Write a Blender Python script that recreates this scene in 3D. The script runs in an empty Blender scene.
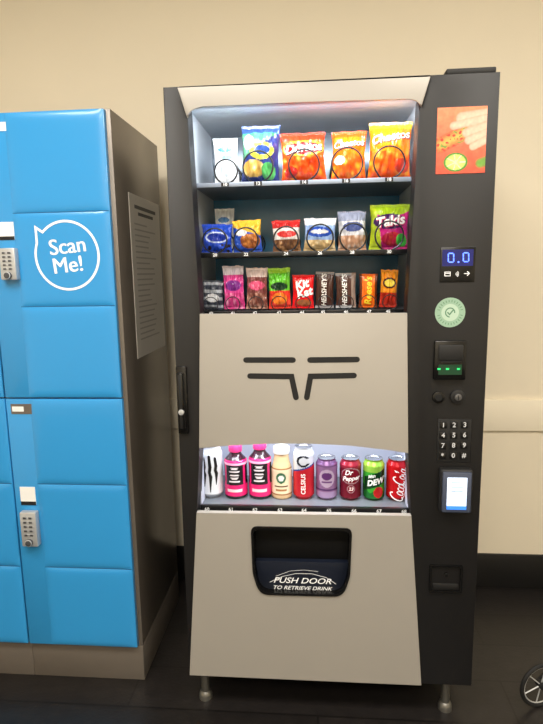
import bpy, bmesh, math, random
from mathutils import Vector, Matrix, noise
random.seed(7)
sc=bpy.context.scene; C=sc.collection
sc.view_settings.view_transform='Standard'
PI=math.pi; Rd=math.radians
# ------------------------------------------------------------ camera
F=544.0; IW,IH=543,724
CAM=Vector((0,-1.476,1.343))
ROT=Matrix.Rotation(Rd(4.8),3,'Z')@Matrix.Rotation(Rd(90-9.3),3,'X')@Matrix.Rotation(Rd(-1.0),3,'Z')
cd=bpy.data.cameras.new('camera'); cam=bpy.data.objects.new('camera',cd); C.objects.link(cam)
cam.matrix_world=Matrix.Translation(CAM)@ROT.to_4x4()
cd.sensor_fit='VERTICAL'; cd.sensor_height=36; cd.lens=F*36/IH; cd.clip_start=.02
sc.camera=cam
def ray(x,y): return ROT@Vector(((x-IW/2)/F,-(y-IH/2)/F,-1))
def P(x,y,Y=0.0):
    d=ray(x,y); t=(Y-CAM.y)/d.y; p=CAM+d*t; return (p.x,p.z)
def PX(x,y,X):
    d=ray(x,y); t=(X-CAM.x)/d.x; p=CAM+d*t; return (p.y,p.z)
def pm(x,y,Y=0): return P(x+1,y,Y)[0]-P(x,y,Y)[0]
# ------------------------------------------------------------ materials
def lin(c): return tuple((v/255)/12.92 if v/255<=.04045 else ((v/255+.055)/1.055)**2.4 for v in c)
def M(name,rgb,rough=.5,metal=0,emit=0,var=.08,scale=12,bump=0,bscale=300,coat=0):
    m=bpy.data.materials.new(name); m.use_nodes=True; nt=m.node_tree; N=nt.nodes; L=nt.links
    b=N['Principled BSDF']; c=lin(rgb)
    tc=N.new('ShaderNodeTexCoord'); no=N.new('ShaderNodeTexNoise'); no.inputs['Scale'].default_value=scale; no.inputs['Detail'].default_value=4
    L.new(tc.outputs['Object'],no.inputs['Vector'])
    mx=N.new('ShaderNodeMix'); mx.data_type='RGBA'
    mx.inputs[6].default_value=(*[v*(1-var) for v in c],1); mx.inputs[7].default_value=(*[min(1,v*(1+var)) for v in c],1)
    L.new(no.outputs['Fac'],mx.inputs[0]); L.new(mx.outputs[2],b.inputs['Base Color'])
    b.inputs['Roughness'].default_value=rough; b.inputs['Metallic'].default_value=metal; b.inputs['Coat Weight'].default_value=coat
    if emit:
        b.inputs['Emission Color'].default_value=(*c,1); b.inputs['Emission Strength'].default_value=emit
    if bump:
        n2=N.new('ShaderNodeTexNoise'); n2.inputs['Scale'].default_value=bscale; L.new(tc.outputs['Object'],n2.inputs['Vector'])
        bp=N.new('ShaderNodeBump'); bp.inputs['Strength'].default_value=bump; bp.inputs['Distance'].default_value=.002
        L.new(n2.outputs['Fac'],bp.inputs['Height']); L.new(bp.outputs[0],b.inputs['Normal'])
    return m
def MCOL(name,rough,metal=0,emit=0):
    m=bpy.data.materials.new(name); m.use_nodes=True; nt=m.node_tree; b=nt.nodes['Principled BSDF']
    a=nt.nodes.new('ShaderNodeVertexColor'); a.layer_name='Col'
    nt.links.new(a.outputs[0],b.inputs['Base Color']); b.inputs['Roughness'].default_value=rough; b.inputs['Metallic'].default_value=metal
    return m
def glass(name):
    m=bpy.data.materials.new(name); m.use_nodes=True; nt=m.node_tree; N=nt.nodes; N.clear(); L=nt.links
    o=N.new('ShaderNodeOutputMaterial'); mx=N.new('ShaderNodeMixShader'); t=N.new('ShaderNodeBsdfTransparent'); g=N.new('ShaderNodeBsdfGlossy'); fr=N.new('ShaderNodeFresnel')
    t.inputs[0].default_value=(.93,.95,.96,1); g.inputs['Roughness'].default_value=.02; fr.inputs[0].default_value=1.6
    L.new(fr.outputs[0],mx.inputs[0]); L.new(t.outputs[0],mx.inputs[1]); L.new(g.outputs[0],mx.inputs[2]); L.new(mx.outputs[0],o.inputs[0])
    return m
WALL=M('wall_paint',(232,222,200),.85,var=.03,scale=3,bump=.12,bscale=180)
RAIL=M('rail_paint',(238,229,208),.7,var=.03,scale=3)
CEIL=M('ceiling_paint',(228,225,217),.9,var=.03)
BASE=M('baseboard_vinyl',(13,12,12),.5,var=.1)
def floor_mat():
    m=M('floor_planks',(32,29,28),.38,var=.5,scale=25,bump=.25,bscale=90)
    nt=m.node_tree; N=nt.nodes; L=nt.links; b=N['Principled BSDF']
    src=b.inputs['Base Color'].links[0].from_socket
    tc=N['Texture Coordinate']; br=N.new('ShaderNodeTexBrick'); br.inputs['Scale'].default_value=1
    br.inputs['Brick Width'].default_value=1.2; br.inputs['Row Height'].default_value=.18; br.inputs['Mortar Size'].default_value=.003
    br.inputs['Color1'].default_value=(1,1,1,1); br.inputs['Color2'].default_value=(.6,.6,.6,1); br.inputs['Mortar'].default_value=(.3,.3,.3,1)
    L.new(tc.outputs['Object'],br.inputs['Vector'])
    mx=N.new('ShaderNodeMix'); mx.data_type='RGBA'; mx.blend_type='MULTIPLY'; mx.inputs[0].default_value=1
    L.new(src,mx.inputs[6]); L.new(br.outputs['Color'],mx.inputs[7]); L.new(mx.outputs[2],b.inputs['Base Color'])
    return m
FLOOR=floor_mat()
BLACK=M('black_powder_coat',(18,17,18),.48,var=.1,bump=.15,bscale=500)
BLACKG=M('black_gloss_plastic',(12,12,13),.22,var=.05)
BLACKM=M('black_matte_plastic',(17,17,18),.6,var=.05)
DEEP=M('dark_cavity',(8,8,9),.8)
BEIGE=M('beige_panel_paint',(164,159,151),.4,metal=.12,var=.03,scale=3)
BLUE=M('blue_locker_paint',(50,150,216),.28,var=.04,scale=2,coat=.35)
SEAM=M('blue_seam_shadow_gap',(22,84,132),.6,var=.04)
BRONZE=M('bronze_locker_body',(112,104,95),.3,metal=.2,var=.06)
WHITE=M('white_paper',(240,240,238),.6,var=.02)
NOTE=M('notice_paper',(222,217,208),.6,var=.02)
WVIN=M('white_vinyl',(244,247,250),.5,var=.01)
GREYT=M('grey_print',(186,181,173),.7)
GREYH=M('dark_heading_print',(104,102,99),.7)
STEEL=M('brushed_steel',(196,198,200),.35,metal=.45,var=.06)
KEYG=M('grey_key_plastic',(70,72,76),.4)
KEYW=M('key_print_white',(196,198,202),.5)
COILM=M('coil_wire_steel',(44,46,50),.28,metal=.6)
LINER=M('grey_liner',(200,206,212),.4,var=.04)
LINERS=M('silver_back_liner',(132,142,152),.22,metal=.5,var=.3,scale=3)
LINERB=M('teal_reflection_liner',(70,136,176),.22,var=.85,scale=5)  # blue and dark patches paint glass reflections into the back liner colour
LINERW=M('lavender_white_liner',(196,200,216),.5,var=.04)
SHELFM=M('shelf_steel',(120,126,134),.35,metal=.3)
STRIP=M('price_strip_plastic',(16,17,20),.3)
STRIPB=M('pale_shelf_strip',(146,156,172),.3)
LEDB=M('blue_led',(84,118,255),.5,emit=2.6)
LEDBG=M('blue_led_glow',(10,16,84),.4,emit=.6)
LEDG=M('green_led',(40,200,110),.5,emit=.7)
LEDGB=M('green_glow_window',(14,56,34),.3,emit=.25)
SCREEN=M('lit_screen',(215,232,255),.3,emit=.9,var=.02)
SCRB=M('lit_screen_blue',(60,130,235),.3,emit=.8)
NAVY=M('navy_flap',(22,28,42),.35)
SGREEN=M('sticker_green',(88,132,102),.6)
SPALE=M('sticker_pale_green',(146,178,154),.6)
SPALE2=M('sticker_white_green',(180,204,184),.6)
TYRE=M('tyre_rubber',(14,14,14),.7,bump=.3)
FILM=MCOL('printed_film',.18); PAPER=MCOL('printed_paper',.5); CAN=MCOL('printed_aluminium',.25,.4)
GLASS=glass('window_glass')
INK={}
def ink(rgb):
    if rgb not in INK: INK[rgb]=M('print_ink_%d'%len(INK),rgb,.4,var=.02)
    return INK[rgb]
# ------------------------------------------------------------ builders
def text2d(s,size,shear=0,bold=0,space=1):
    cu=bpy.data.curves.new('t','FONT'); cu.body=s; cu.size=size; cu.align_x='CENTER'; cu.align_y='CENTER'; cu.shear=shear; cu.offset=bold*size; cu.space_character=space; cu.resolution_u=4
    ob=bpy.data.objects.new('t',cu); C.objects.link(ob)
    dg=bpy.context.evaluated_depsgraph_get(); dg.update()
    me=bpy.data.meshes.new_from_object(ob.evaluated_get(dg))
    V=[(v.co.x,v.co.y) for v in me.vertices]; Fc=[tuple(p.vertices) for p in me.polygons]
    bpy.data.objects.remove(ob); bpy.data.curves.remove(cu); bpy.data.meshes.remove(me)
    return V,Fc
def root_of(o):
    while o.parent: o=o.parent
    return o
class MB:
    def __init__(s): s.bm=bmesh.new(); s.mats=[]
    def mi(s,m):
        if m not in s.mats: s.mats.append(m)
        return s.mats.index(m)
    def box(s,x0,x1,y0,y1,z0,z1,m,bev=0,seg=2):
        i=s.mi(m); bm=s.bm
        vs=[bm.verts.new((x,y,z)) for x in (x0,x1) for y in (y0,y1) for z in (z0,z1)]
        fs=[bm.faces.new([vs[k] for k in q]) for q in ((0,1,3,2),(4,6,7,5),(0,4,5,1),(2,3,7,6),(0,2,6,4),(1,5,7,3))]
        for f in fs: f.material_index=i
        if bev:
            es={e for f in fs for e in f.edges}
            bmesh.ops.bevel(bm,geom=list(es),offset=bev,segments=seg,affect='EDGES',profile=.5)
        return s
    def prism(s,loops,y0,y1,m,bev=0):
        i=s.mi(m); bm=s.bm; pairs=[]; allv=[]
        if not isinstance(loops[0],list): loops=[loops]
        for Lp in loops:
            vs=[bm.verts.new((p[0],y0,p[1])) for p in Lp]; allv+=vs
            pairs+=[(vs[k],vs[(k+1)%len(vs)]) for k in range(len(vs))]
        if len(loops)==1: faces=[bm.faces.new(allv)]
        else:
            ed=[bm.edges.new(p) for p in pairs]
            r=bmesh.ops.triangle_fill(bm,use_beauty=True,use_dissolve=False,edges=ed)
            faces=[g for g in r['geom'] if isinstance(g,bmesh.types.BMFace)]
        vm={v:bm.verts.new((v.co.x,y1,v.co.z)) for v in allv}
        new=list(faces)
        for f in faces: new.append(bm.faces.new([vm[v] for v in reversed(f.verts)]))
        for a,b in pairs: new.append(bm.faces.new((a,b,vm[b],vm[a])))
        for f in new: f.material_index=i
        if bev:
            es=[bm.edges.get(p) for p in pairs]
            bmesh.ops.bevel(bm,geom=[e for e in es if e],offset=bev,segments=2,affect='EDGES',profile=.5)
        return s
    def pillow(s,x0,x1,z0,z1,yb,h,m,p=5,n=24):
        i=s.mi(m); bm=s.bm; g=[]
        for j in range(n+1):
            row=[]
            for k in range(n+1):
                u=-math.cos(PI*k/n); v=-math.cos(PI*j/n)
                row.append(bm.verts.new((x0+(x1-x0)*(u+1)/2,yb-h*(1-abs(u)**p)*(1-abs(v)**p),z0+(z1-z0)*(v+1)/2)))
            g.append(row)
        for j in range(n):
            for k in range(n): bm.faces.new((g[j][k],g[j][k+1],g[j+1][k+1],g[j+1][k])).material_index=i
        return s
    def cyl(s,cx,cz,r,y0,y1,m,n=24,bev=0):
        return s.prism([(cx+r*math.cos(2*PI*k/n),cz+r*math.sin(2*PI*k/n)) for k in range(n)],y0,y1,m,bev)
    def poly(s,pts,m):
        f=s.bm.faces.new([s.bm.verts.new(p) for p in pts]); f.material_index=s.mi(m); return s
    def disc(s,cx,cz,r,y,m,n=20,rz=None):
        rz=rz or r
        return s.poly([(cx+r*math.cos(2*PI*k/n),y,cz+rz*math.sin(2*PI*k/n)) for k in range(n)],m)
    def stroke(s,pts,w,y,m,closed=False,fmap=None):
        i=s.mi(m); n=len(pts); V=[Vector(p) for p in pts]; L=[];R=[]; bm=s.bm
        ws=w if isinstance(w,list) else [w]*n
        mk=lambda x,z: bm.verts.new(fmap(x,z) if fmap else (x,y,z))
        for k in range(n):
            a=V[k]-V[k-1] if (k or closed) else V[1]-V[0]
            c=V[(k+1)%n]-V[k] if (k<n-1 or closed) else V[k]-V[k-1]
            a.normalize(); c.normalize(); na=Vector((-a.y,a.x)); nc=Vector((-c.y,c.x)); mt=(na+nc)
            if mt.length<.2: mt=na
            mt.normalize(); f=min(1/max(.35,mt.dot(na)),2.5); w_=ws[k]
            L.append(mk(V[k].x+mt.x*w_/2*f,V[k].y+mt.y*w_/2*f)); R.append(mk(V[k].x-mt.x*w_/2*f,V[k].y-mt.y*w_/2*f))
        for k in range(n if closed else n-1):
            j=(k+1)%n; bm.faces.new((L[k],R[k],R[j],L[j])).material_index=i
        if not closed:
            for k,o in ((0,1),(n-1,n-2)):
                d=(V[k]-V[o]).normalized(); a0=math.atan2(d.y,d.x); w_=ws[k]
                mid=[mk(V[k].x+w_/2*math.cos(a0+t),V[k].y+w_/2*math.sin(a0+t)) for t in (-1.0,-.5,0,.5,1.0)]
                ends=[R[k],*mid,L[k]] if k else [L[k],*mid,R[k]]
                bm.faces.new(ends).material_index=i
        return s
    def tube(s,pts,r,m,n=8,closed=False):
        i=s.mi(m); bm=s.bm; pts=[Vector(p) for p in pts]; N=len(pts); rings=[]; up=None
        for k in range(N):
            a=pts[k-1] if (k or closed) else pts[k]; b=pts[(k+1)%N] if (k<N-1 or closed) else pts[k]
            t=(b-a).normalized()
            if up is None: up=t.orthogonal().normalized()
            up=(up-t*up.dot(t)).normalized(); w=t.cross(up)
            rr=r[k] if isinstance(r,list) else r
            rings.append([bm.verts.new(pts[k]+up*rr*math.cos(2*PI*j/n)+w*rr*math.sin(2*PI*j/n)) for j in range(n)])
        for k in range(N if closed else N-1):
            A=rings[k]; B=rings[(k+1)%N]
            for j in range(n): bm.faces.new((A[j],A[(j+1)%n],B[(j+1)%n],B[j])).material_index=i
        if not closed:
            bm.faces.new(rings[0]).material_index=i; bm.faces.new(rings[-1]).material_index=i
        return s
    def lathe(s,prof,cx,cy,m,n=32):
        i=s.mi(m); bm=s.bm; rings=[]
        for r,z in prof: rings.append([bm.verts.new((cx+max(r,1e-5)*math.cos(2*PI*j/n),cy+max(r,1e-5)*math.sin(2*PI*j/n),z)) for j in range(n)])
        for A,B in zip(rings,rings[1:]):
            for j in range(n): bm.faces.new((A[j],A[(j+1)%n],B[(j+1)%n],B[j])).material_index=i
        return s
    def text(s,t,x,z,size,y,m,rot=0,shear=0,bold=0,fmap=None,space=1,sx=1):
        V,Fc=text2d(t,size,shear,bold,space); i=s.mi(m); c,sn=math.cos(rot),math.sin(rot)
        tb=bmesh.new(); tv=[tb.verts.new((a*sx*c-b*sn+x,0,z+a*sx*sn+b*c)) for a,b in V]
        for f in Fc:
            try: tb.faces.new([tv[k] for k in f])
            except ValueError: pass
        if fmap:
            for it in range(3):
                es=[e for e in tb.edges if e.calc_length()>.0045]
                if not es: break
                bmesh.ops.subdivide_edges(tb,edges=es,cuts=1); bmesh.ops.triangulate(tb,faces=tb.faces)
        mp={}
        for v in tb.verts: mp[v]=s.bm.verts.new(fmap(v.co.x,v.co.z) if fmap else (v.co.x,y,v.co.z))
        for f in tb.faces:
            try:
                g=s.bm.faces.new([mp[v] for v in f.verts]); g.material_index=i
            except ValueError: pass
        tb.free(); return s
    def build(s,name,parent=None,local=False,label=None,normals=True):
        if parent and not local:
            off=root_of(parent).location
            for v in s.bm.verts: v.co-=off
        if normals: bmesh.ops.recalc_face_normals(s.bm,faces=s.bm.faces)
        me=bpy.data.meshes.new(name); s.bm.to_mesh(me); s.bm.free()
        for m in s.mats: me.materials.append(m)
        me.polygons.foreach_set('use_smooth',[True]*len(me.polygons)); me.set_sharp_from_angle(angle=Rd(35))
        o=bpy.data.objects.new(name,me); C.objects.link(o); o.parent=parent
        if label: o['label']=label
        return o
def tag(o,label,cat,group=None):
    o['label']=label; o['category']=cat
    if group: o['group']=group
    return o
def thing(name,label,cat,loc,group=None):
    o=bpy.data.objects.new(name,None); C.objects.link(o); o.location=loc; o.empty_display_size=.05
    return tag(o,label,cat,group)
def struct(o): o['kind']='structure'; return o
def grid(name,parent,patches,mat):
    V=[];Fc=[];Cl=[]
    for nu,nv,pos,col in patches:
        b=len(V)
        for j in range(nv+1):
            for i in range(nu+1):
                u=i/nu*2-1; v=j/nv*2-1; V.append(pos(u,v)); Cl.append((*lin(col(u,v)),1))
        for j in range(nv):
            for i in range(nu):
                k=b+j*(nu+1)+i; Fc.append((k,k+1,k+nu+2,k+nu+1))
    me=bpy.data.meshes.new(name); me.from_pydata(V,[],Fc); me.update()
    a=me.color_attributes.new('Col','FLOAT_COLOR','POINT'); a.data.foreach_set('color',[c for q in Cl for c in q])
    me.materials.append(mat); me.polygons.foreach_set('use_smooth',[True]*len(me.polygons))
    o=bpy.data.objects.new(name,me); C.objects.link(o); o.parent=parent; return o
def rpoly(pts,r,n=5):
    out=[]; N=len(pts)
    for k in range(N):
        rr=r[k] if isinstance(r,list) else r
        p=Vector(pts[k]); a=(Vector(pts[k-1])-p); b=(Vector(pts[(k+1)%N])-p)
        if rr<=0: out.append(tuple(p)); continue
        A=p+a.normalized()*min(rr,a.length*.45); B=p+b.normalized()*min(rr,b.length*.45)
        for q in range(n+1):
            t=q/n; out.append(tuple(A*(1-t)**2+p*2*t*(1-t)+B*t*t))
    return out
def PP(l,Y=0): return [P(x,y,Y) for x,y in l]
# ------------------------------------------------------------ room
YW=.74; X0,X1,YF,ZC=-2.6,2.4,-3.3,2.75
struct(MB().box(X0,X1,YF,YW,-.05,0,FLOOR).build('floor'))
struct(MB().box(X0,X1,YF,YW,ZC,ZC+.05,CEIL).build('ceiling'))
struct(MB().box(X0,X1,YW,YW+.1,-.05,ZC+.05,WALL).build('wall_back'))
struct(MB().box(X0,X1,YF-.1,YF,-.05,ZC+.05,WALL).build('wall_front'))
struct(MB().box(X0-.1,X0,YF-.1,YW+.1,-.05,ZC+.05,WALL).build('wall_left'))
struct(MB().box(X1,X1+.1,YF-.1,YW+.1,-.05,ZC+.05,WALL).build('wall_right'))
zr1=P(515,400,YW-.012)[1]; zr0=P(515,431,YW-.012)[1]; zb=P(515,555,YW-.012)[1]
struct(MB().box(X0,X1,YW-.014,YW,zr0,zr1,RAIL,.003).build('trim_1'))
struct(MB().box(X0,X1,YW-.012,YW,0,zb,BASE,.003).build('baseboard_back'))
# ------------------------------------------------------------ vending machine
XL=(P(163,88)[0]+P(190,672)[0])/2; XR=(P(499,70)[0]+P(473,686)[0])/2
ZT=(P(163,87)[1]+P(495,72)[1])/2; ZB=(P(190,673)[1]+P(473,687)[1])/2
vm=thing('vending_machine','tall black vending machine with beige hourglass front and two lit windows','vending machine',((XL+XR)/2,.35,0))
LI=PP([(187,106),(200,314),(199.5,447),(197,512),(190,672)]); RI=PP([(420,97),(407,313),(408,452),(411,515),(421,682)])
LI[-1]=(LI[-1][0],ZB); RI[-1]=(RI[-1][0],ZB)
tl=(P(179,87)[0],ZT); tr=(P(430,77)[0],ZT)
YB=.70
b=MB()
b.box(XL,XL+.02,.06,YB,ZB,ZT,BLACK,.002); b.box(XR-.02,XR,.06,YB,ZB,ZT,BLACK,.002)
b.box(XL,XR,YB-.02,YB,ZB,ZT,BLACK); b.box(XL,XR,.06,YB,ZT-.02,ZT,BLACK); b.box(XL,XR,.06,YB,ZB,ZB+.03,BLACK)
b.build('cabinet',vm)
b=MB()
b.prism([(XL,ZB),(XL,ZT),tl]+LI,0,.06,BLACK,.002)
b.prism([(XR,ZB)]+RI[::-1]+[tr,(XR,ZT)],0,.06,BLACK,.003)
b.prism([tl,LI[0],RI[0],tr],.001,.012,BLACK); b.box(tl[0],tr[0],.001,.06,ZT-.012,ZT-.001,BLACK)
door=b.build('door_frame',vm)
MB().box(P(447,72)[0],P(497,70)[0],.004,.05,ZT,ZT+.014,BLACKM,.003).build('lock_cap',vm)
T=PP([(178,88.5),(430,77.5),(421,107),(418.5,103),(415,100.5),(408,99.2),(300,103),(203,107.3),(195,109),(191,111.5),(187.6,118)])
MB().prism(T,-.008,.002,BEIGE,.0015).build('top_trim',vm)
arch=PP([(408,453),(385,449),(350,445),(310,443),(270,443),(230,445),(199.5,448)])
midp=MB().prism([LI[1],RI[1]]+arch,-.006,.012,BEIGE,.002).build('middle_panel',vm)
LT=PP([(197,512),(411,515)])
DD=rpoly(PP([(251,525),(352,527),(350,575),(343,595),(260,593),(253,572)]),[.02,.02,.015,.03,.03,.015])
lowp=MB().prism([[LT[0],LT[1],RI[-1],LI[-1]],DD],-.006,.012,BEIGE,0).build('lower_panel',vm)
w=.0155
for l in ([(246,360),(293,360)],[(310,360),(357,359.5)],[(250,376),(291.5,376.5),(296,397.5)],[(354,375.5),(310.5,376.3),(306.8,397.5)]):
    MB().stroke(PP(l,-.0065),w,-.0068,BLACKM).build('emblem_slot',midp)
bz=MB(); cxd=sum(p[0] for p in DD)/len(DD); czd=sum(p[1] for p in DD)/len(DD)
inn=[(cxd+(p[0]-cxd)*.955,czd+(p[1]-czd)*.93) for p in DD]
bz.prism([DD,inn],-.010,.05,BLACKG); dd=bz.build('delivery_bezel',vm)
xs=[p[0] for p in DD]; zs=[p[1] for p in DD]
MB().box(min(xs),max(xs),.10,.11,min(zs),max(zs),DEEP).build('delivery_chute',vm)
fl=rpoly(PP([(255,563),(349,565),(343,593),(260,591)]),[.005,.005,.02,.02])
fp=MB().prism(fl,.012,.03,NAVY,.002).build('push_flap',vm)
b=MB(); q=pm(300,580,.01)
b.text('PUSH DOOR',*P(302,581,.011),8.5*q,.0112,WVIN,shear=.3,bold=.012,sx=1.2)
b.text('TO RETRIEVE DRINK',*P(302,588.3,.011),5.6*q,.0112,WVIN,shear=.3,bold=.01,sx=1.15)
b.stroke(PP([(270,582),(282,576.5),(296,573.5),(312,573.8),(326,577.5),(336,584)],.0115),.0014,.0113,WVIN)
b.stroke(PP([(276,576),(290,571),(304,570),(318,571.5)],.0115),.001,.0113,WVIN)
b.build('lettering',fp,label='white lettering PUSH DOOR TO RETRIEVE DRINK')
# liner
XI0=LI[0][0]-.012; XI1=RI[0][0]+.012
z1=P(303,181.5,.085)[1]; z2=P(304,252.5,.085)[1]; z3=P(304,311.5,.085)[1]; z4=P(304,507,.05)[1]
YI=.40
b=MB(); b.box(XI0-.004,XI0,.06,YI,z3-.02,ZT-.03,LINER); b.box(XI1,XI1+.004,.06,YI,z3-.02,ZT-.03,LINER)
b.box(XI0,XI1,YI,YI+.01,z1,ZT-.03,LINERS); b.box(XI0,XI1,YI,YI+.01,z3-.02,z1,LINERB); b.box(XI0,XI1,.06,YI,ZT-.034,ZT-.03,LINER)
b.build('snack_compartment_liner',vm)
b=MB(); xc0=LI[2][0]-.012; xc1=RI[2][0]+.012; zt4=P(300,441)[1]+.05
b.box(xc0-.004,xc0,.05,.3,z4-.01,zt4,LINERW); b.box(xc1,xc1+.004,.05,.3,z4-.01,zt4,LINERW); b.box(xc0,xc1,.3,.304,z4-.01,zt4,LINERW); b.box(xc0,xc1,.02,.3,zt4,zt4+.004,LINERW)
b.build('drink_compartment_liner',vm)
def shelf(z,nums,strip,lip):
    s=MB().box(XI0+.001,XI1-.001,.09,YI-.002,z-.004,z,SHELFM).build('shelf',vm)
    MB().box(XI0+.001,XI1-.001,.082,.09,z-lip*.7,z+lip*.3,strip,.001).build('price_strip',s)
    for x,n,y in nums:
        X=P(x,y,.082)[0]; MB().box(X-.011,X+.011,.0810,.0819,z-lip*.65,z+lip*.25,STRIP).text(n,X,z-lip*.2,.0125,.0807,WVIN,bold=.02).build('price_tag',s)
    return s
sh1=shelf(z1,[(x,n,182) for x,n in ((225,'10'),(258,'12'),(304,'14'),(346,'16'),(389,'18'))],STRIPB,.012)
sh2=shelf(z2,[(x,n,253) for x,n in ((215,'20'),(246,'22'),(286,'24'),(320,'26'),(352,'28'),(389,'30'))],STRIP,.013)
sh3=shelf(z3,[(x,n,312) for x,n in ((211,'40'),(233,'41'),(255,'42'),(279,'43'),(302,'44'),(323,'45'),(346,'46'),(369,'47'),(388,'48'))],STRIP,.012)
s4=MB().box(xc0+.001,xc1-.001,.042,.298,z4-.004,z4,SHELFM).build('shelf',vm)
MB().box(xc0+.001,xc1-.001,.03,.042,P(304,517,.034)[1],P(304,506.5,.034)[1],STRIP,.001).build('price_strip',s4)
for x,n in ((207,'60'),(231,'61'),(255,'62'),(280,'63'),(304,'64'),(329,'65'),(354,'66'),(379,'67'),(404,'68')):
    X,Z=P(x,509.2+.012*(x-207),.0295); MB().box(X-.014,X+.014,.0293,.03,Z-.009,Z+.007,BLACKM).text(n,X,Z,.0145,.029,WVIN,bold=.02).build('price_tag',s4)
def coil(shelf,x,z,r,turns=4,pitch=.072,y0=.094,wr=.0024):
    pts=[]
    n=28
    for t in range(turns):
        for k in range(n):
            a=k/n; th=-PI/2+.25+a*2*PI; f=max(0,(a-.82)/.18)
            pts.append((x+r*math.cos(th),y0+(t+f)*pitch,z+wr+.0005+r+r*math.sin(th)))
    MB().tube(pts,wr,COILM,6).build('spiral_coil',shelf)
def lerp(a,b_,t): return (a[0]+(b_[0]-a[0])*t,a[1]+(b_[1]-a[1])*t)
MB().poly([(p[0],.03,p[1]) for p in (LI[0],lerp(LI[0],LI[1],.06),lerp(RI[0],RI[1],.06),RI[0])],GLASS).build('window_glass',vm,label='glass along the top of the snack window')
# handle on left
b=MB(); hx0,hz1=P(174.5,367,-.02); hx1,hz0=P(188,435,-.02)
b.box(hx0,hx1,-.012,.0,hz0,hz1,BLACKG,.003); b.box(hx0+.006,hx1-.006,-.03,-.011,hz0+.016,hz1-.016,BLACKM,.005)
hd=b.build('door_handle',vm)
b=MB(); X,Z=P(181.5,412,-.027); b.cyl(X,Z,.008,-.034,-.024,STEEL,16,.001); b.build('lock_cylinder',hd,label='steel lock cylinder')
# right column
def rect(l,t,r,bt,Y=0):
    a=P(l,(t+bt)/2,Y); c=P(r,(t+bt)/2,Y); m0=P((l+r)/2,t,Y); m1=P((l+r)/2,bt,Y)
    return a[0],c[0],m1[1],m0[1]
x0,x1,q0,q1=rect(436.5,107,486,173.5)
def caps(p,a,b_,r):
    a=Vector(a);b_=Vector(b_);p=Vector(p);d=b_-a;t=max(0,min(1,(p-a).dot(d)/d.length_squared)); return (p-a-d*t).length/r
def mixc(a,b_,t): return tuple(x+(y-x)*max(0,min(1,t)) for x,y in zip(a,b_))
def pcol(u,v):
    # picture: a hand holding a filled roll above a lime slice, red-orange ground
    v*=1.35; n=noise.noise(Vector((u*4,v*4,2)))
    c=mixc((216,84,58),(238,140,98),(v+1.3)/2.6+n*.25)
    d=math.hypot(u+.2,(v+.88)*1.25)/.5
    if d<1:
        a=math.atan2(v+.88,u+.2)
        t=mixc((226,232,150),(176,206,90),d) if d<.82 else (72,140,48)
        if d<.8 and abs(math.sin(a*3.5))<.14+.04/max(d,.08): t=(240,242,206)
        c=mixc(t,c,(d-.94)*16)
    d=caps((u,v),(.8,-.95),(1.1,-.85),.22)
    if d<1: c=mixc((110,160,60),c,d**4)
    d=caps((u,v),(-.82,-.16),(.3,.42),.34)
    if d<1:
        t=mixc((250,176,86),(214,74,44),d**1.5)
        k=noise.noise(Vector((u*7,v*7,11)))
        if k>.25: t=(206,50,40)
        if k<-.32: t=(128,150,60)
        c=mixc(t,c,d**8)
    for a,b_,r in (((1.2,.55),(.85,.5),.66),((1.1,1.02),(.0,.9),.26),((.95,.86),(-.32,.6),.18),((1.1,.58),(.2,.3),.2),((1.1,.3),(.3,.0),.19),((1.1,.05),(.48,-.26),.17)):
        d=caps((u,v),a,b_,r)
        if d<1: c=mixc(mixc((246,190,166),(228,156,132),d**2.5),c,d**14)
    return tuple(max(0,min(255,k*(1+.08*noise.noise(Vector((u*9,v*9,5)))))) for k in c)
vx,vy,vz=vm.location
grid('poster',vm,[(84,112,lambda u,v:(x0+(x1-x0)*(u+1)/2-vx,-.0015-vy,q0+(q1-q0)*(v+1)/2-vz),pcol)],PAPER)['label']='picture of a hand holding food above a green lime slice'
x0d,x1d,q0d,q1d=rect(440,247,475,282)
dp=MB().box(x0d,x1d,-.003,0,q0d,q1d,BLACKG,.001).build('price_display',vm)
xa_,xb_,za_,zb2=rect(442,249.5,473,266)
MB().box(xa_,xb_,-.0034,-.0028,za_,zb2,LEDBG).build('lit_strip',dp,label='dark blue lit display strip')
def seg0(px,py):
    b=MB()
    for l in ([(-1.7,-4.4),(1.7,-4.4)],[(2.7,-3.5),(2.7,-.7)],[(2.7,.7),(2.7,3.5)],[(1.7,4.4),(-1.7,4.4)],[(-2.7,3.5),(-2.7,.7)],[(-2.7,-.7),(-2.7,-3.5)]):
        b.stroke(PP([(px+x,py+y) for x,y in l],-.0035),.003,-.0037,LEDB)
    b.build('digit',dp,label='lit blue digit 0')
seg0(451,257.7); seg0(466,257.2); MB().disc(*P(458.5,262,-.0037),.0024,-.0037,LEDB,8).build('decimal_point',dp)
X,Z=P(447.5,274,-.0035); MB().stroke([(X-.007,Z-.005),(X+.007,Z-.005),(X+.007,Z+.005),(X-.007,Z+.005)],.0018,-.0036,WVIN,True).stroke([(X-.006,Z+.0015),(X+.006,Z+.0015)],.0016,-.0036,WVIN).build('card_icon',dp,label='small white card icon')
X,Z=P(457,274,-.0035); b=MB()
for r in (.003,.006,.009): b.stroke([(X-.005+r*math.cos(t),Z+r*math.sin(t)) for t in (-.8,-.4,0,.4,.8)],.0014,-.0036,WVIN)
b.build('contactless_icon',dp,label='small white contactless waves icon')
X,Z=P(467,273.5,-.0035); MB().stroke([(X-.007,Z),(X+.006,Z)],.002,-.0036,WVIN).stroke([(X+.001,Z+.005),(X+.006,Z),(X+.001,Z-.005)],.002,-.0037,WVIN).build('arrow_icon',dp,label='small white arrow icon')
X,Z=P(450,312.5); q=pm(450,312)
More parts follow.
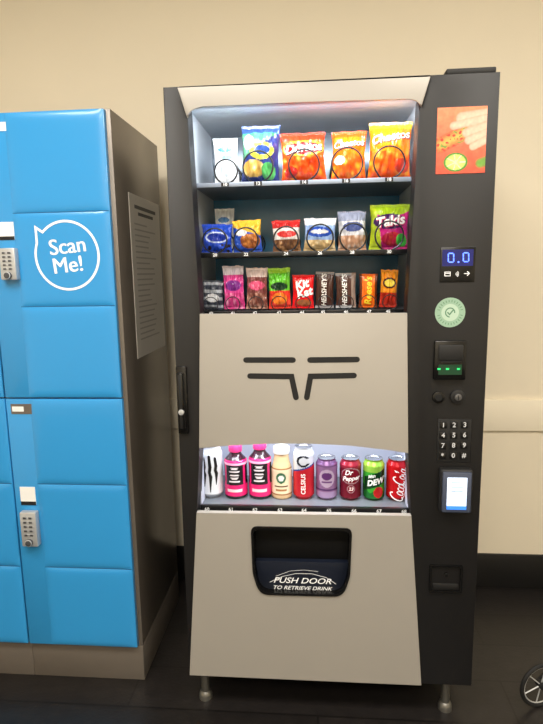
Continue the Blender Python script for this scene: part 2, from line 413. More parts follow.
b=MB().cyl(X,Z,15.2*q,-.0012,0,SPALE,36); b.disc(X,Z,8.8*q,-.0014,SPALE2,30)
b.stroke(arc_:=[(X+4.6*q*math.cos(t*.35),Z+4.6*q*math.sin(t*.35)) for t in range(14)],1.2*q,-.0016,SGREEN).stroke([(X-2.4*q,Z),(X-.5*q,Z-2*q),(X+3*q,Z+2.6*q)],1.4*q,-.0017,SGREEN)
for k in range(26):
    if k in (0,13): continue
    a=2*PI*k/26; b.stroke([(X+r*q*math.cos(a),Z+r*q*math.sin(a)) for r in (10.9,12.7)],.7*q,-.0018,SGREEN)
b.build('round_sticker',vm,label='round grey-green sticker')
x0b,x1b,q0b,q1b=rect(433,340,465,379)
bv=MB().box(x0b,x1b,-.016,0,q0b,q1b,BLACKG,.004).build('bill_validator',vm)
b=MB(); w=x1b-x0b; hh=q1b-q0b
b.box(x0b+w*.12,x1b-w*.12,-.022,-.015,q0b+hh*.5,q0b+hh*.9,BLACKM,.003); b.box(x0b+w*.2,x1b-w*.2,-.0225,-.02,q0b+hh*.46,q0b+hh*.5,DEEP)
b.build('bill_slot',bv)
MB().box(x0b+w*.14,x1b-w*.14,-.0168,-.0155,q0b+hh*.14,q0b+hh*.4,LEDGB).build('glow_window',bv,label='dim green glowing window')
for px in (439,447.5,458.5):
    X,Z=P(px,369,-.017); MB().box(X-.004,X+.004,-.0176,-.0165,Z-.0024,Z+.0024,LEDG).build('indicator_lamp',bv,label='green indicator lamp')
b=MB(); X,Z=P(438,397); b.cyl(X,Z,.0165,-.008,0,BLACKG,24,.002).cyl(X,Z,.009,-.010,-.006,DEEP,20); b.build('coin_button',vm)
X,Z=P(457,396.3); b=MB().cyl(X,Z,.02,-.010,0,BLACKM,28,.003); lk=b.build('lock_ring',vm); MB().cyl(X,Z,.0095,-.016,-.009,M('dark_lock_steel',(110,110,112),.35,metal=.7),20,.002).box(X-.0012,X+.0012,-.0165,-.0155,Z-.006,Z+.006,DEEP).build('lock_cylinder',lk,label='steel lock cylinder')
kp=MB(); ka,kb,kc,kd=rect(437,419,471,462); kpo=kp.box(ka,kb,-.002,0,kc,kd,BLACKM,.002).build('keypad',vm)
KEYB=M('black_key',(9,9,10),.4)
for i,ch in enumerate('123456789*0#'):
    r,c=divmod(i,3); X,Z=P(443.5+c*10.7-.3*r,425.3+r*10.2-c*.2,-.005)
    MB().box(X-.0092,X+.0092,-.005,-.0015,Z-.0092,Z+.0092,KEYB,.002).text(ch,X,Z,.0185,-.0053,KEYW,bold=.02).build('key',kpo)
c0,c1,e0,e1=rect(440,470,473,514,-.03)
cr=MB().box(c0,c1,-.03,0,e0,e1,BLACKM,.008,3).build('card_reader',vm)
w=c1-c0; h=e1-e0
b=MB().box(c0+w*.06,c1-w*.06,-.034,-.029,e0+h*.05,e1-h*.04,M('reader_bezel',(72,80,100),.35),.004); b.build('reader_bezel',cr,label='grey bezel')
b=MB().box(c0+w*.2,c1-w*.2,-.0355,-.0335,e0+h*.17,e1-h*.16,SCREEN,.001); b.box(c0+w*.2,c1-w*.2,-.0358,-.035,e0+h*.12,e0+h*.2,SCRB)
for k in range(3): b.box(c0+w*.32,c1-w*.32,-.0358,-.035,e1-h*(.28+.1*k),e1-h*(.26+.1*k),ink((170,190,225)))
b.build('reader_screen',cr,label='lit pale blue screen')
g0,g1,h0,h1=rect(429,564.5,462,592)
b=MB().prism([rpoly([(g0,h0),(g1,h0),(g1,h1),(g0,h1)],.005),rpoly([(g0+.006,h0+.006),(g1-.006,h0+.006),(g1-.006,h1-.006),(g0+.006,h1-.006)],.004)],-.006,0,BLACKG); cr2=b.build('coin_return',vm)
X,Z=P(446,574); MB().box(g0+.01,g1-.01,-.004,0,h0+.01,h0+.028,BLACKM,.002).cyl(X,Z,.006,-.007,0,BLACKG,16,.001).build('return_flap',cr2)
LEGM=M('leg_steel',(120,118,112),.4,metal=.7)
for px,Y in ((206,.055),(445,.055),(206,.62),(445,.62)):
    X=P(px,700,.055)[0]
    MB().lathe([(.0,ZB+.002),(.013,ZB+.002),(.013,.026),(.018,.022),(.021,.012),(.021,0),(0,0)],X,Y,LEGM,20).build('leg',vm)
# ------------------------------------------------------------ packs
def E(u,v,cu,cv,ru,rv): return ((u-cu)/ru)**2+((v-cv)/rv)**2<1
def item_box(l,t,r,bt,Y,z):
    x0,x1,_,zt=rect(l,t,r,bt,Y); return (x0+x1)/2,x1-x0,zt-z
def bag(name,label,cat,group,l,t,r,bt,z,paint,texts=(),th=.03,Y=.145,rest=.005,seal=.1,wr=1.0,yaw=0,roll=0,lean=0):
    X,w,h=item_box(l,t,r,bt,Y-.02,z+rest); seed=random.random()*50
    root=thing(name,label,cat,(X,Y,z+rest+abs(math.sin(Rd(roll)))*w*.45),group)
    root.rotation_euler=(Rd(lean),Rd(roll),Rd(yaw))
    N=noise.noise
    def env(u,v):
        u=max(-1,min(1,u)); vv=min(1,abs(v)/(1-seal)); return max(0,(1-abs(u)**2.2))*max(0,(1-vv**2.2))
    def bul(u,v):
        e=env(u,v); fold=abs(N(Vector((u*2.2+v*.6,v*1.3,seed))))
        edge=math.sqrt(e)*(1-e*.75)*2
        return th*e**.7*(1-.25*wr*(.5-fold))+wr*edge*(.010*N(Vector((u*4.5,v*1.6,seed)))+.009*abs(N(Vector((u*8,v*2.6,seed+9)))))+wr*e**.5*(.005*N(Vector((u*2.4,v*2.4,seed+3)))+.003*abs(N(Vector((u*6+v*3,v*5,seed+5)))))
    def wf(v): return w/2*(1-.09*(1-v*v))
    def px(u,v): return u*wf(v)+u*u*u*w*.012*N(Vector((v*5,seed,u)))
    def fr(u,v):
        s=.0008*math.sin(u*45) if abs(v)>1-seal else 0
        zz=(v+1)/2*h+(.003*wr*N(Vector((u*3,seed,v))) if v>.7 else 0)
        return (px(u,v),-bul(u,v)-.0006+s,zz)
    def bk(u,v):
        s=.0008*math.sin(u*45) if abs(v)>1-seal else 0
        zz=(v+1)/2*h+(.003*wr*N(Vector((-u*3,seed,v))) if v>.7 else 0)
        return (px(-u,v),bul(-u,v)*.7+.0006+s,zz)
    A=1-seal
    def sub(fn,a,b): return lambda u,v: fn(u,a+(b-a)*(v+1)/2)
    sh=lambda u,v: tuple(max(0,min(255,k*(1+.12*N(Vector((u*5,v*5,seed)))))) for k in paint(u,v))
    back=lambda u,v: tuple(k*.8 for k in paint(0,v))
    grid('pouch',root,[(56,56,sub(fr,-A,A),sub(sh,-A,A)),(16,24,sub(bk,-A,A),sub(back,-A,A))],FILM)
    for a,b in ((-1,-A),(A,1)): grid('crimped_seal',root,[(48,3,sub(fr,a,b),sub(sh,a,b)),(16,3,sub(bk,a,b),sub(back,a,b))],FILM)
    if texts:
        m=MB()
        for t in texts:
            s,u,v,size,col=t[:5]; rot=t[5] if len(t)>5 else 0; sx=t[6] if len(t)>6 else 1; bold=t[7] if len(t)>7 else .02; sh_=t[8] if len(t)>8 else None
            def mk(off):
                def f(x,zz):
                    vv=zz/(h/2); uu=x/wf(vv); e=env(uu,vv)
                    y=max(bul(uu,vv),th*e**.7*.97+.0025*wr)
                    return (x,-y-off,zz+h/2)
                return f
            if sh_: m.text(s,u*w/2+.018*w,v*h/2-.018*w,size*w,0,ink(sh_),rot=rot,shear=.2,bold=bold+.015,fmap=mk(.0012),sx=sx)
            m.text(s,u*w/2,v*h/2,size*w,0,ink(col),rot=rot,shear=.2,bold=bold,fmap=mk(.0022),sx=sx)
        m.build('lettering',root,local=True)
    return root
def vor(u,v,s,k): return noise.voronoi(Vector((u*k,v*k,s)))[0][0]
def chips(u,v,s,a,b_,k=3.2): return mixc(a,b_,vor(u,v,s,k)*1.7)
G1='snack bags on the top shelf'; G2='snack packs on the middle shelf'; G3='candy packs on the bottom snack shelf'; G4='drinks in the lower window'
def pa(u,v):
    if E(u,v,-.05,.5,.6,.13): return (70,130,190)
    if E(u,v,.1,.15,.5,.1): return (130,170,205)
    if E(u,v,0,-.4,.6,.25): return (196,206,214)
    return (236,240,242)
bag('snack_packet','narrow white packet with blue print, leftmost on the top shelf','snack packet',G1,213,137,238,181,z1,pa,th=.014,wr=.4,yaw=6,roll=-1)
def pb(u,v):
    c=(34,48,110)
    if v>.25+.5*u: c=(70,140,100)
    if E(u,v,.15,.1,.65,.3): c=(232,212,70)
    if E(u,v,.2,.12,.42,.17): c=(40,70,140)
    if E(u,v,-.3,-.5,.6,.3): c=chips(u,v,4,(236,226,180),(190,150,70))
    if v>.72: c=(46,72,150)
    if E(u,v,.5,-.6,.35,.3): c=(70,150,80)
    if E(u,v,-.6,.4,.3,.25): c=(220,228,240)
    return c
bag('chip_bag','blue, green and yellow chip bag between the white packet and the orange bags','chip bag',G1,239,125,279,181,z1,pb,yaw=-7,roll=2)
def pc(u,v):
    c=(240,86,20)
    if v>.66: c=(226,50,20)
    if v<-.02: c=chips(u,v,8,(255,190,70),(226,70,14))
    if E(u,v,0,.32,.98,.32): c=(254,200,60)
    if E(u,v,0,.32,.92,.26): c=(206,26,26)
    if E(u,v,-.6,-.6,.3,.22): c=(160,24,20)
    return c
bag('chip_bag','red and orange chip bag with yellow-edged red oval, third on the top shelf','chip bag',G1,281,132,327,180,z1,pc,[('Doritos',0,.32,.25,(255,250,240),.08,1,.02,(90,10,10))],wr=.9,roll=-2,yaw=4)
def pd_(u,v):
    c=(250,112,16)
    if v>.72: c=(238,80,16)
    if v<-.1+.15*math.sin(u*3+1): c=chips(u,v,15,(255,190,60),(236,86,16))
    if E(u,v,-.55,-.2,.35,.18): c=(255,240,220)
    return c
bag('chip_bag','narrower orange snack bag with white lettering, fourth on the top shelf','chip bag',G1,331,130,366.5,179,z1,pd_,[('Cheetos',0,.44,.25,(255,252,245),.1,1,.01,(150,30,10))],wr=.8,roll=1,yaw=-5)
def pe(u,v):
    c=(255,132,16)
    if v>.76: c=(255,176,40)
    if v<-.08-.1*u: c=chips(u,v,22,(255,196,66),(238,84,14))
    if E(u,v,.6,-.55,.35,.25): c=(222,54,22)
    return c
bag('chip_bag','large orange and yellow snack bag at the right end of the top shelf','chip bag',G1,368,121,412,179,z1,pe,[('Cheetos',0,.42,.25,(255,250,238),.16,1,.015,(160,30,10))],th=.034,wr=.8,roll=1.5,yaw=-6)
for x,y in ((226,.03),(258,0),(304,0),(347,0),(389,0)): coil(sh1,P(x,165,.1)[0],z1,.042 if x>230 else .032)
def q1(u,v):
    c=(34,78,205)
    if E(u,v,0,.05,.8,.4): c=(200,215,246)
    if E(u,v,0,.05,.68,.3): c=(24,54,170)
    if v<-.4 and vor(u,v,1,3)<.35: c=(44,32,30)
    return c
bag('cookie_bag','royal blue cookie bag at the left end of the middle shelf','cookie bag',G2,200,224,231,252,z2,q1,th=.02,roll=2,yaw=5)
def q2(u,v):
    c=(40,84,190)
    if v>.3-.3*u: c=(244,196,66)
    if v<.1 and E(u,v,.25,-.3,.7,.5): c=chips(u,v,2,(226,150,80),(150,84,36))
    if E(u,v,-.35,.2,.45,.2): c=(240,240,244)
    return c
bag('cookie_bag','blue and yellow cookie bag, second on the middle shelf','cookie bag',G2,232,220,262,252,z2,q2,th=.02,roll=-2,yaw=-5)
def q3(u,v):
    c=(238,234,232)
    if v>.5: c=(206,46,46)
    if E(u,v,0,.1,.75,.22): c=(212,56,56)
    if v<-.25: c=chips(u,v,3,(206,160,110),(120,80,52))
    return c
bag('cookie_bag','white and red snack bag, third on the middle shelf','cookie bag',G2,272,220,301,251,z2,q3,th=.02,roll=-1.5,yaw=6)
def q4(u,v):
    c=(150,182,232)
    if v>.55: c=(222,232,246)
    if E(u,v,0,.15,.85,.32): c=(40,84,190)
    if E(u,v,0,.16,.6,.13): c=(240,244,250)
    if v<-.35: c=chips(u,v,5,(240,228,196),(200,170,120))
    return c
bag('cereal_bar_bag','pale blue cereal treat bag in the middle of the middle shelf','snack bag',G2,303,218,336,251,z2,q4,th=.02,roll=1.5,yaw=-4)
def q5(u,v):
    c=(212,214,222)
    if v>.5: c=(150,160,190)
    if E(u,v,0,.2,.75,.25): c=(80,96,156)
    if v<-.25: c=chips(u,v,6,(240,232,226),(196,150,120))
    return c
bag('pastry_packet','silver and white pastry packet next to the magenta chip bag','snack packet',G2,338,211,367.5,250,z2,q5,th=.02,roll=-1,yaw=5)
def q6(u,v):
    c=(206,30,134)
    if v>.45+.25*u*u: c=(170,206,40)
    if u<-.55-.2*v: c=(184,208,46)
    if E(u,v,0,.22,.88,.34): c=(66,22,92)
    if v<-.2 and E(u,v,.2,-.55,.6,.3): c=chips(u,v,7,(244,90,60),(170,20,60))
    if E(u,v,.65,-.6,.28,.3): c=(60,170,60)
    return c
bag('chip_bag','magenta and lime green chip bag at the right end of the middle shelf','chip bag',G2,369.5,204,410,250,z2,q6,[('Takis',0,.22,.34,(255,252,255),.15,1,.03,(200,20,110))],wr=.8,roll=1,yaw=-5)
bag('snack_packet','small white packet standing behind the blue cookie bags','snack packet',G2,214,208,234,252,z2,pa,th=.012,Y=.25,wr=.4)
for x,r in ((215,.035),(246,.035),(286,.035),(320,.037),(353,.037),(389,.039)): coil(sh2,P(x,238,.1)[0],z2,r)
def r1(u,v):
    c=(60,66,80)
    if abs(math.sin(v*6))>.8: c=(160,166,176)
    if E(u,v,0,-.2,.7,.3): c=(212,214,220)
    return c
def r2(u,v):
    c=(216,70,150)
    if v>.6: c=(236,226,238)
    if E(u,v,0,.1,.8,.25): c=(120,40,134)
    if v<-.25: c=chips(u,v,31,(250,200,220),(200,60,130),2.6)
    return c
def r3(u,v):
    c=(130,72,70)
    if v>.55: c=(232,212,208)
    if E(u,v,0,.15,.8,.22): c=(222,90,130)
    if v<-.2: c=chips(u,v,33,(226,190,170),(120,70,60),2.6)
    return c
def r4(u,v):
    c=(100,190,50)
    if v<-.1: c=(222,60,44)
    if E(u,v,0,-.5,.7,.3): c=chips(u,v,35,(250,222,70),(230,120,40),2.6)
    if E(u,v,0,.1,.8,.2): c=(30,64,40)
    if v>.75: c=(160,212,60)
    return c
def r5(u,v):
    c=(216,20,28)
    if E(u,v,.1,-.65,.7,.2): c=(160,96,54)
    return c
def r6(u,v):
    c=(66,38,30)
    if abs(v)>.86: c=(150,146,150)
    return c
def r7(u,v):
    c=(74,44,36)
    if abs(v)>.86: c=(170,170,176)
    if u>.55: c=(150,130,120)
    return c
def r8(u,v):
    c=(242,112,20)
    if abs(u)>.74: c=(100,46,22)
    return c
def r9(u,v):
    c=(244,156,36)
    if v<-.2: c=(196,50,30)
    if E(u,v,0,.3,.8,.3): c=(84,36,30)
    if E(u,v,0,.3,.6,.2): c=(250,226,90)
    return c
bag('candy_pack','grey and black striped pack at the left end of the candy shelf','candy pack',G3,201,281,222,313,z3,r1,th=.012,roll=2)
bag('candy_pack','pink and purple candy pouch, second on the candy shelf','candy pack',G3,222.5,266,244,313,z3,r2,th=.012,roll=-1)
bag('candy_pack','brown candy pouch with pale top and pink band, third on the candy shelf','candy pack',G3,245,268,267,313,z3,r3,th=.012,roll=1)
bag('candy_pack','green candy pouch with red lower half on the candy shelf','candy pack',G3,268,268,291,313,z3,r4,th=.014,roll=-1)
bag('candy_bar','bright red wafer bar pack with white lettering','candy bar',G3,291.5,275,314,313,z3,r5,[('Kit',-.15,.4,.5,(250,250,250),.3,1,.04),('Kat',.1,-.08,.5,(250,250,250),.3,1,.04)],th=.012,wr=.3,roll=1)
bag('candy_bar','dark brown chocolate bar with white upright lettering, beside the red wafer bar','candy bar',G3,315,272,334,313,z3,r6,[("HERSHEY'S",-.05,0,.36,(240,236,232),PI/2,1,.02)],th=.011,wr=.25,roll=1)
bag('candy_bar','brown chocolate bar with white upright lettering, beside the orange candy bar','candy bar',G3,336,273,357,313,z3,r7,[("HERSHEY'S",-.12,0,.32,(244,242,240),PI/2,1,.02)],th=.011,wr=.25,roll=-1)
bag('candy_bar','orange candy bar pack with yellow lettering up its side','candy bar',G3,359,274,378,313,z3,r8,[("Reese's",0,0,.5,(255,222,50),PI/2,1,.03)],th=.011,wr=.3,roll=1)
bag('candy_bar','yellow, brown and red candy bar at the right end of the candy shelf','candy bar',G3,380,270,398,312,z3,r9,th=.011,roll=2)
for x in (211,233,256,279,303,325,346,368,390): coil(sh3,P(x,300,.1)[0],z3,.021,4,.06,wr=.0014)
# ------------------------------------------------------------ drinks
ALU=M('bare_aluminium',(196,198,202),.25,metal=.9,var=.03)
def revolve(root,name,prof,R,h,paint,mat,n=96):
    pr=prof
    def rz(v):
        t=(v+1)/2
        for (t0,r0),(t1,r1) in zip(pr,pr[1:]):
            if t<=t1: return (r0+(r1-r0)*((t-t0)/(t1-t0) if t1>t0 else 0))*R
        return pr[-1][1]*R
    def pos(u,v):
        a=-PI/2+u*PI; r=rz(v); return (r*math.cos(a),r*math.sin(a),(v+1)/2*h)
    return grid(name,root,[(n,72,pos,paint)],mat)
def letters(root,texts,R,h,strokes=(),name='lettering'):
    m=MB()
    fm=lambda x,z:((R+.0008)*math.sin(x/R),-(R+.0008)*math.cos(x/R),z)
    for t in texts:
        s,x,z,size,col=t[:5]; rot=t[5] if len(t)>5 else 0; bold=t[6] if len(t)>6 else .03; shr=t[7] if len(t)>7 else .1
        m.text(s,x*R,z*h,size*R,0,ink(col),rot=rot,shear=shr,bold=bold,fmap=fm)
    for col,pts,w in strokes:
        m.stroke(pts,w,0,ink(col),fmap=fm)
    m.build(name,root,local=True)
CANP=[(0,.74),(.02,.8),(.07,1),(.86,1),(.93,.86),(.96,.8),(.975,.8),(.98,.84),(1,.84)]
YD=.13
def can(label,l,t,r,bt,paint,texts=(),script=None,name='lettering',mat=None):
    X,w,h=item_box(l,t,r,bt,YD-.02,z4); R=w/2*.97
    root=thing('drink_can',label,'can',(X,YD,z4),G4)
    revolve(root,'can_body',CANP,R,h,paint,mat or CAN)
    MB().lathe([(.0,h-.004),(R*.72,h-.004),(R*.78,h-.0005),(R*.84,h+.0005)],0,0,ALU).build('can_lid',root,local=True,label='bare aluminium lid')
    tb=MB().prism([(R*.18*math.cos(a*PI/8),R*.3*math.sin(a*PI/8)) for a in range(16)],0,.0012,ALU).build('pull_tab',root,local=True)
    tb.rotation_euler=(Rd(-90),0,0); tb.location=(0,-R*.2,h-.0035)
    if texts or script: letters(root,texts,R,h,script(R,h) if script else (),name)
    return root
WCAN=MCOL('white_painted_can',.4)
def white_claw(u,v):
    c=(226,229,234)
    if v<-.82: c=(150,154,162)
    return c
K=(10,10,12)
def claw(R,h):
    o=[]
    for x0_,zt_,zb_2 in ((-.52,.80,.24),(.02,.84,.14),(.56,.80,.28)):
        H=zt_-zb_2
        o.append((K,[(q[0]*R,q[1]*h) for q in ((x0_-.06,zt_),(x0_+.02,zt_-H*.3),(x0_-.05,zt_-H*.45),(x0_+.05,zt_-H*.58),(x0_,zb_2))],[R*k for k in (.22,.3,.26,.3,.06)]))
    return o
can('white tall can with black claw-like strokes, first in the drink window',199.5,447,222,502,white_claw,script=claw,name='emblem',mat=WCAN)
def bottle_pink(l,t,r,bt,label):
    X,w,h=item_box(l,t,r,bt,YD-.02,z4); R=w/2*.97
    root=thing('drink_bottle',label,'bottle',(X,YD,z4),G4)
    def pt(u,v):
        t=(v+1)/2; x=u*3.1; c=(232,40,116)
        if t<.06: c=(30,26,30)
        if .28<t<.68: c=(26,22,26)
        if .28<t<.68 and abs(abs(x)-.95)<.12: c=(232,40,116)
        if .34<t<.64 and abs(x)<.5:
            c=(246,236,240) if math.sin(t*95)>-.1 and abs(x)<.2+.26*abs(math.sin(t*31)) else (26,22,26)
        if .14<t<.2 and abs(x)<.7: c=(250,222,232)
        if .68<t<.71: c=(246,170,200)
        if t>.76: c=(52,26,38)
        return c
    revolve(root,'bottle_body',[(0,.85),(.03,.98),(.3,1),(.34,.97),(.62,.97),(.68,1),(.74,.95),(.82,.62),(.86,.5),(.9,.48)],R,h*.95,pt,FILM)
    hb=h
    pk=ink((232,60,128))
    MB().lathe([(0,hb*.855),(R*.56,hb*.855),(R*.58,hb*.87),(R*.58,hb*.97),(R*.5,hb),(0,hb)],0,0,pk,28).build('cap',root,local=True,label='pink screw cap')
    return root
bottle_pink(223,445,247,503,'pink and black plastic bottle right beside the white claw-marked can')
bottle_pink(247.5,442,271.5,504,'pink and black plastic bottle right beside the cream coffee bottle')
X,w,h=item_box(270.5,448,292,504,YD-.02,z4); R=w/2*.97
root=thing('coffee_bottle','cream coloured glass coffee bottle with white cap','bottle',(X,YD,z4),G4)
def cf(u,v):
    t=(v+1)/2; x=u*3.1; c=(206,176,134)
    if .1<t<.62: c=(236,218,184)
    if abs(t-.1)<.012 or abs(t-.62)<.012: c=(150,104,64)
    if E(x,t,0,.44,.48,.11): c=(60,110,80)
    if E(x,t,0,.44,.28,.06): c=(240,240,232)
    if .25<t<.29 and abs(x)<.7: c=(90,60,40)
    if .18<t<.21 and abs(x)<.55: c=(170,120,80)
    return c
revolve(root,'bottle_body',[(0,.88),(.03,1),(.6,1),(.74,.78),(.84,.7),(.9,.7)],R,h*.97,cf,FILM)
MB().lathe([(0,h*.87),(R*.76,h*.87),(R*.78,h*.88),(R*.78,h*.985),(R*.7,h),(0,h)],0,0,ink((236,234,228)),28).build('cap',root,local=True,label='white cap')
def fit(u,v):
    t=(v+1)/2; x=u*3.1; c=(224,226,232)
    d=math.hypot(x/.62,(t-.76)/.11)
    if .68<d<1.05 and not (x>.25 and abs(t-.76)<.05): c=(30,32,42)
    if t<.6+.06*x: c=(212,40,52)
    if .6+.06*x<t<.63+.06*x: c=(40,70,150)
    return c
can('slim white and red can with dark ring, between coffee bottle and purple can',292.5,448,314.5,505,fit,[('CELSIUS',0,.32,.56,(248,244,244),PI/2,.02,0)])
def grape(u,v):
    t=(v+1)/2; x=u*3.1; c=(150,110,154)
    if E(x,t,0,.55,.75,.22): c=(200,174,202)
    if E(x,t,0,.6,.5,.09): c=(110,60,124)
    if .44<t<.48 and abs(x)<.5: c=(120,80,134)
    if t<.22: c=(176,148,188)
    if abs(t-.26)<.02: c=(96,60,110)
    if t>.82: c=(120,84,128)
    return c
can('dusty purple can beside the dark red can',315.5,459,338,505.5,grape)
def drp(u,v):
    t=(v+1)/2; x=u*3.1; c=(122,20,40)
    if t>.8: c=(160,40,60)
    if E(x,t,.0,.62,.98,.2): c=(190,150,160)
    if E(x,t,.0,.62,.92,.175): c=(140,20,42)
    if E(x,t,.0,.3,.36,.1): c=(190,150,160)
    if E(x,t,.0,.3,.3,.08): c=(140,20,42)
    return c
can('dark maroon red can with white lettering, between purple and green cans',339.5,459.5,362,506.5,drp,[('Dr',-.25,.7,.62,(250,246,246),.1,.03,.35),('Pepper',0,.56,.58,(250,246,246),.1,.03,.35),('23',.0,.3,.42,(245,225,225),0,.03,.2)])
def dew(u,v):
    t=(v+1)/2; x=u*3.1; c=(64,180,56)
    if t>.72: c=(160,216,80)
    if t<.3+.1*math.sin(x*4): c=(30,116,48)
    if abs(t-.52-.1*x)<.17 and abs(x)<1.05: c=(16,70,34)
    if E(x,t,.4,.22,.5,.14): c=(216,40,40)
    return c
can('bright green can with white lettering, second from the right',363,460,385.5,507,dew,[('Mtn',-.3,.62,.42,(248,252,248),.25,.03,.35),('DEW',.06,.48,.72,(248,252,248),.25,.05,.35)])
def coke(u,v):
    t=(v+1)/2; x=u*3.1; c=(216,18,28)
    if t<.1: c=(160,14,24)
    if t>.86: c=(180,18,32)
    return c
def arcp(cx,cz,rx,rz,a0,a1,n=12): return [(cx+rx*math.cos(Rd(a0+(a1-a0)*k/n)),cz+rz*math.sin(Rd(a0+(a1-a0)*k/n))) for k in range(n+1)]
def script(R,h):
    out=[]; col=(252,248,248)
    def word(kind,x,z,s,rot):
        P_=[(arcp(-.75,.02,.34,.6,45,300),.14),(arcp(-.22,-.25,.17,.29,90,450),.1)]
        if kind=='coca': P_+=[(arcp(.2,-.25,.17,.29,50,310),.1)]
        else: P_+=[([(.0,-.35),(.2,.35),(.17,.6),(.08,.5),(.12,-.2),(.22,-.5),(.34,-.4)],.1)]
        P_+=[(arcp(.58,-.25,.17,.29,60,420),.1),([(.77,.02),(.75,-.4),(.85,-.5),(1.0,-.35)],.1)]
        if kind=='coca': P_+=[([(-.66,-.55),(-.3,-.7),(.2,-.72),(.9,-.6)],.07)]
        for pts,w in P_:
            q=[]
            for a,b in pts:
                a=a+b*.3; b*=1.2; a*=s;b*=s
                q.append((x*R+a*math.cos(rot)-b*math.sin(rot),z*h+a*math.sin(rot)+b*math.cos(rot)))
            out.append((col,q,w*s))
    word('coca',-.05,.29,R*.84,1.38); word('cola',.16,.67,R*.76,1.38)
    return out
can('bright red cola can with white script at the right end of the drink window',386.5,460,409.5,508,coke,script=script)
# ------------------------------------------------------------ lockers
YL=.11; YBk=YL+.47
XA=(P(10,400,YL)[0]+P(28,640,YL)[0])/2
XD=(P(108,112,YL)[0]+P(136,644,YL)[0])/2; XS=(P(112,110,YL)[0]+P(141,660,YL)[0])/2
ZLT=P(60,111.5,YL)[1]; ZM=P(70,397.5,YL)[1]; ZD=P(82,643,YL)[1]
XP0=(P(15,115,YL)[0]+P(46,640,YL)[0])/2
rows=[P(62,212.5,YL)[1],P(70,306,YL)[1],P(80,483,YL)[1],P(85,566,YL)[1]]
def locker(xa,xs,xd,xp,label):
    lk=thing('parcel_locker',label,'locker',((xa+xs)/2,YL+.2,0))
    b=MB(); b.box(xa+.0005,xs,YL+.006,YBk,ZD-.004,ZLT+.004,BRONZE,.002); b.build('body',lk)
    MB().box(xa+.0005,xs,YL+.004,YBk,0,ZD-.006,BRONZE,.002).build('plinth',lk)
    ds=[]
    for z0,z1_,cuts in ((ZM+.0024,ZLT,rows[:2]),(ZD,ZM-.0024,rows[2:])):
        b=MB(); b.box(xa+.0028,xd,YL-.012,YL+.006,z0,z1_,BLUE,.0015)
        e=[z1_]+cuts+[z0]
        for z in cuts: b.box(xp,xd-.002,YL-.0128,YL-.008,z-.0009,z+.0009,SEAM)
        for k in range(3):
            b.pillow(xp,xd-.002,e[k+1]+.001,e[k]-.001,YL-.0121,.0045,BLUE,14,48)
        ds.append(b.build('door',lk))
    return lk,ds
lk,ds=locker(XA,XS,XD,XP0,'blue parcel locker column with white speech bubble and bronze side')
wd=XS-XA
lk2,ds2=locker(XA-wd,XA,XD-wd+(XS-XD)*.8,XP0-wd,'neighbouring blue locker column cut off by the left edge of the photo')
YS=YL-.0173
cx,cz=P(67,255.5,YS); q=pm(67,255,YS); Rr=31.5*q
pts=[]
for k in range(61):
    a=Rd(158)+k/60*Rd(338)
    pts.append((cx+Rr*math.cos(a),cz+Rr*1.03*math.sin(a)))
pts.append(P(35.5,227.5,YS))
MB().stroke(pts,2.3*q,YS,WVIN,True).build('speech_bubble',ds[0],label='white outlined speech bubble')
b=MB()
for o in (-.0011,0,.0011):
    b.text('Scan',P(67.5,246.5,YS)[0]+o,P(67.5,246.5,YS)[1],21*q,YS+o*.1,WVIN,rot=.09,sx=.98).text('Me!',P(68,265.5,YS)[0]+o,P(68,265.5,YS)[1]+o*.3,21*q,YS+o*.1,WVIN,rot=.09,sx=.98)
b.build('lettering',ds[0],label='white words Scan Me!',normals=False)
def lockset(d,cxp,top,bot,sx_,sy_):
    x0,x1,q0,q1=rect(cxp-8,top,cxp+8,bot,YL-.03)
    b=MB().box(x0,x1,YL-.036,YL-.012,q0,q1,STEEL,.004)
    w=x1-x0; h=q1-q0
    for r in range(5):
        for c in range(2):
            b.box(x0+w*(.22+.34*c),x0+w*(.44+.34*c),YL-.038,YL-.035,q1-h*(.19+.125*r),q1-h*(.12+.125*r),KEYG,.0008)
    b.cyl((x0+x1)/2,q0+h*.14,w*.22,YL-.046,YL-.035,KEYG,18,.002)
    b.build('keypad_lock',d,label='silver keypad lock')
    x0,x1,q0,q1=rect(sx_-7.5,sy_-9,sx_+7.5,sy_+9,YL-.013)
    MB().box(x0,x1,YL-.0135,YL-.012,q0,q1,WHITE).box(x0,x1,YL-.0138,YL-.0134,q0,q0+(q1-q0)*.2,BLACKM).build('sticker',d,label='small white sticker')
lockset(ds[0],8.5,248,280,6.5,231); lockset(ds[1],29.5,512,546,28,496)
x0,x1,q0_,q1_=rect(11,404,33,414,YL-.013); MB().box(x0,x1,YL-.0135,YL-.012,q0_,q1_,BRONZE).box(x0+.004,x1-.03,YL-.0138,YL-.0134,q0_+.008,q1_-.008,WHITE).build('name_plate',ds[1],label='small bronze plate')
x0,x1,q0_,q1_=rect(-4,122,7,131,YL-.013); MB().box(x0,x1,YL-.0135,YL-.012,q0_,q1_,WHITE).build('sticker',ds[0],label='small white sticker')
ya,za=PX(128,192,XS); yb,zb_=PX(158.5,214,XS)
_,zlo=PX(131,362,XS)
n=MB(); n.box(XS,XS+.0015,ya,yb,zlo,za,NOTE)
Hh=za-zlo; Wn=yb-ya
def bar(f0,f1,zf,hf,m): n.box(XS+.0015,XS+.0018,ya+Wn*f0,ya+Wn*f1,za-Hh*(zf+hf),za-Hh*zf,m)
bar(.15,.85,.06,.022,GREYH); bar(.25,.75,.1,.02,GREYH)
for k in range(22):
    bar(.12,.5+.36*random.random(),.17+k*.034,.009,GREYT)
n.build('notice',lk,label='white paper notice on the side')
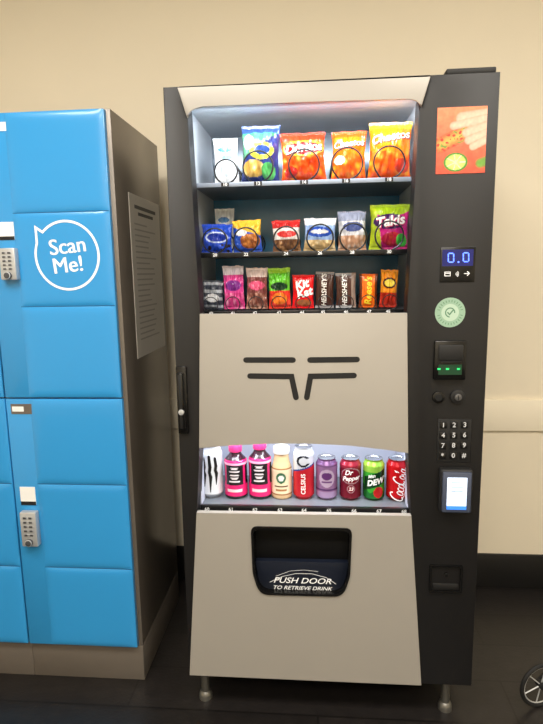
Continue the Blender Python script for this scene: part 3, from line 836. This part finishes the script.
# ------------------------------------------------------------ wheel at right
cxw,czw=P(541,685,.08); rw=czw
wt=thing('spoked_wheel','small black spoked wheel standing on the floor at the right edge','wheel',(cxw,.08,0))
rot=Rd(18)
def wp(a,r,o=0): return (cxw+r*math.cos(a)*math.cos(rot)+o*math.sin(rot),.08+r*math.cos(a)*math.sin(rot)-o*math.cos(rot),rw+r*math.sin(a))
tr_=.0065
MB().tube([wp(2*PI*k/40,rw-tr_) for k in range(40)],tr_,TYRE,10,True).build('tyre',wt)
MB().tube([wp(2*PI*k/40,rw-.0145) for k in range(40)],.002,STEEL,8,True).build('rim',wt,label='bright rim')
for k in range(6): MB().tube([wp(2*PI*k/6+.3,.008),wp(2*PI*k/6+.3,rw-.014)],.002,STEEL,6).build('spoke',wt)
MB().tube([wp(0,0,-.016),wp(0,0,.016)],.010,BLACKM,14).build('hub',wt)
b=MB()
for o in (-.018,.018): b.tube([wp(0,0,o),wp(Rd(40),rw*1.1,o),wp(Rd(40),rw*1.5,o)],.004,BLACKM,8)
b.tube([wp(Rd(40),rw*1.5,-.018),wp(Rd(40),rw*1.5,.018)],.005,BLACKM,8)
b.build('fork',wt)
# ------------------------------------------------------------ lights
def area(name,loc,rot,sx,sy,p,col):
    l=bpy.data.lights.new(name,'AREA'); l.shape='RECTANGLE'; l.size=sx; l.size_y=sy; l.energy=p; l.color=col
    o=bpy.data.objects.new(name,l); C.objects.link(o); o.location=loc; o.rotation_euler=rot; return o
warm=(1,.94,.855)
area('ceiling_lamp',(-.8,-1.2,ZC-.03),(0,0,0),1.2,.6,46,warm)
area('ceiling_lamp',(1.1,-1.2,ZC-.03),(0,0,0),1.2,.6,46,warm)
area('ceiling_lamp',(0,-2.6,ZC-.03),(0,0,0),1.6,.6,54,warm)
cool=(.88,.94,1)
xm=(XI0+XI1)/2
area('window_lamp',(xm,.05,ZT-.05),(Rd(30),0,0),XI1-XI0-.06,.02,2.6,cool)
area('window_lamp',(LI[0][0]-.006,.05,(z3+ZT)/2),(0,Rd(-90),Rd(50)),ZT-z3-.1,.015,3.6,cool)
area('window_lamp',(RI[0][0]+.006,.05,(z3+ZT)/2),(0,Rd(90),Rd(-50)),ZT-z3-.1,.015,3.0,cool)
area('drink_lamp',((xc0+xc1)/2,.06,zt4-.01),(Rd(15),0,0),xc1-xc0-.05,.02,2.1,cool)
w=bpy.data.worlds.new('world'); sc.world=w; w.use_nodes=True
w.node_tree.nodes['Background'].inputs[0].default_value=(1,.9,.78,1); w.node_tree.nodes['Background'].inputs[1].default_value=.05
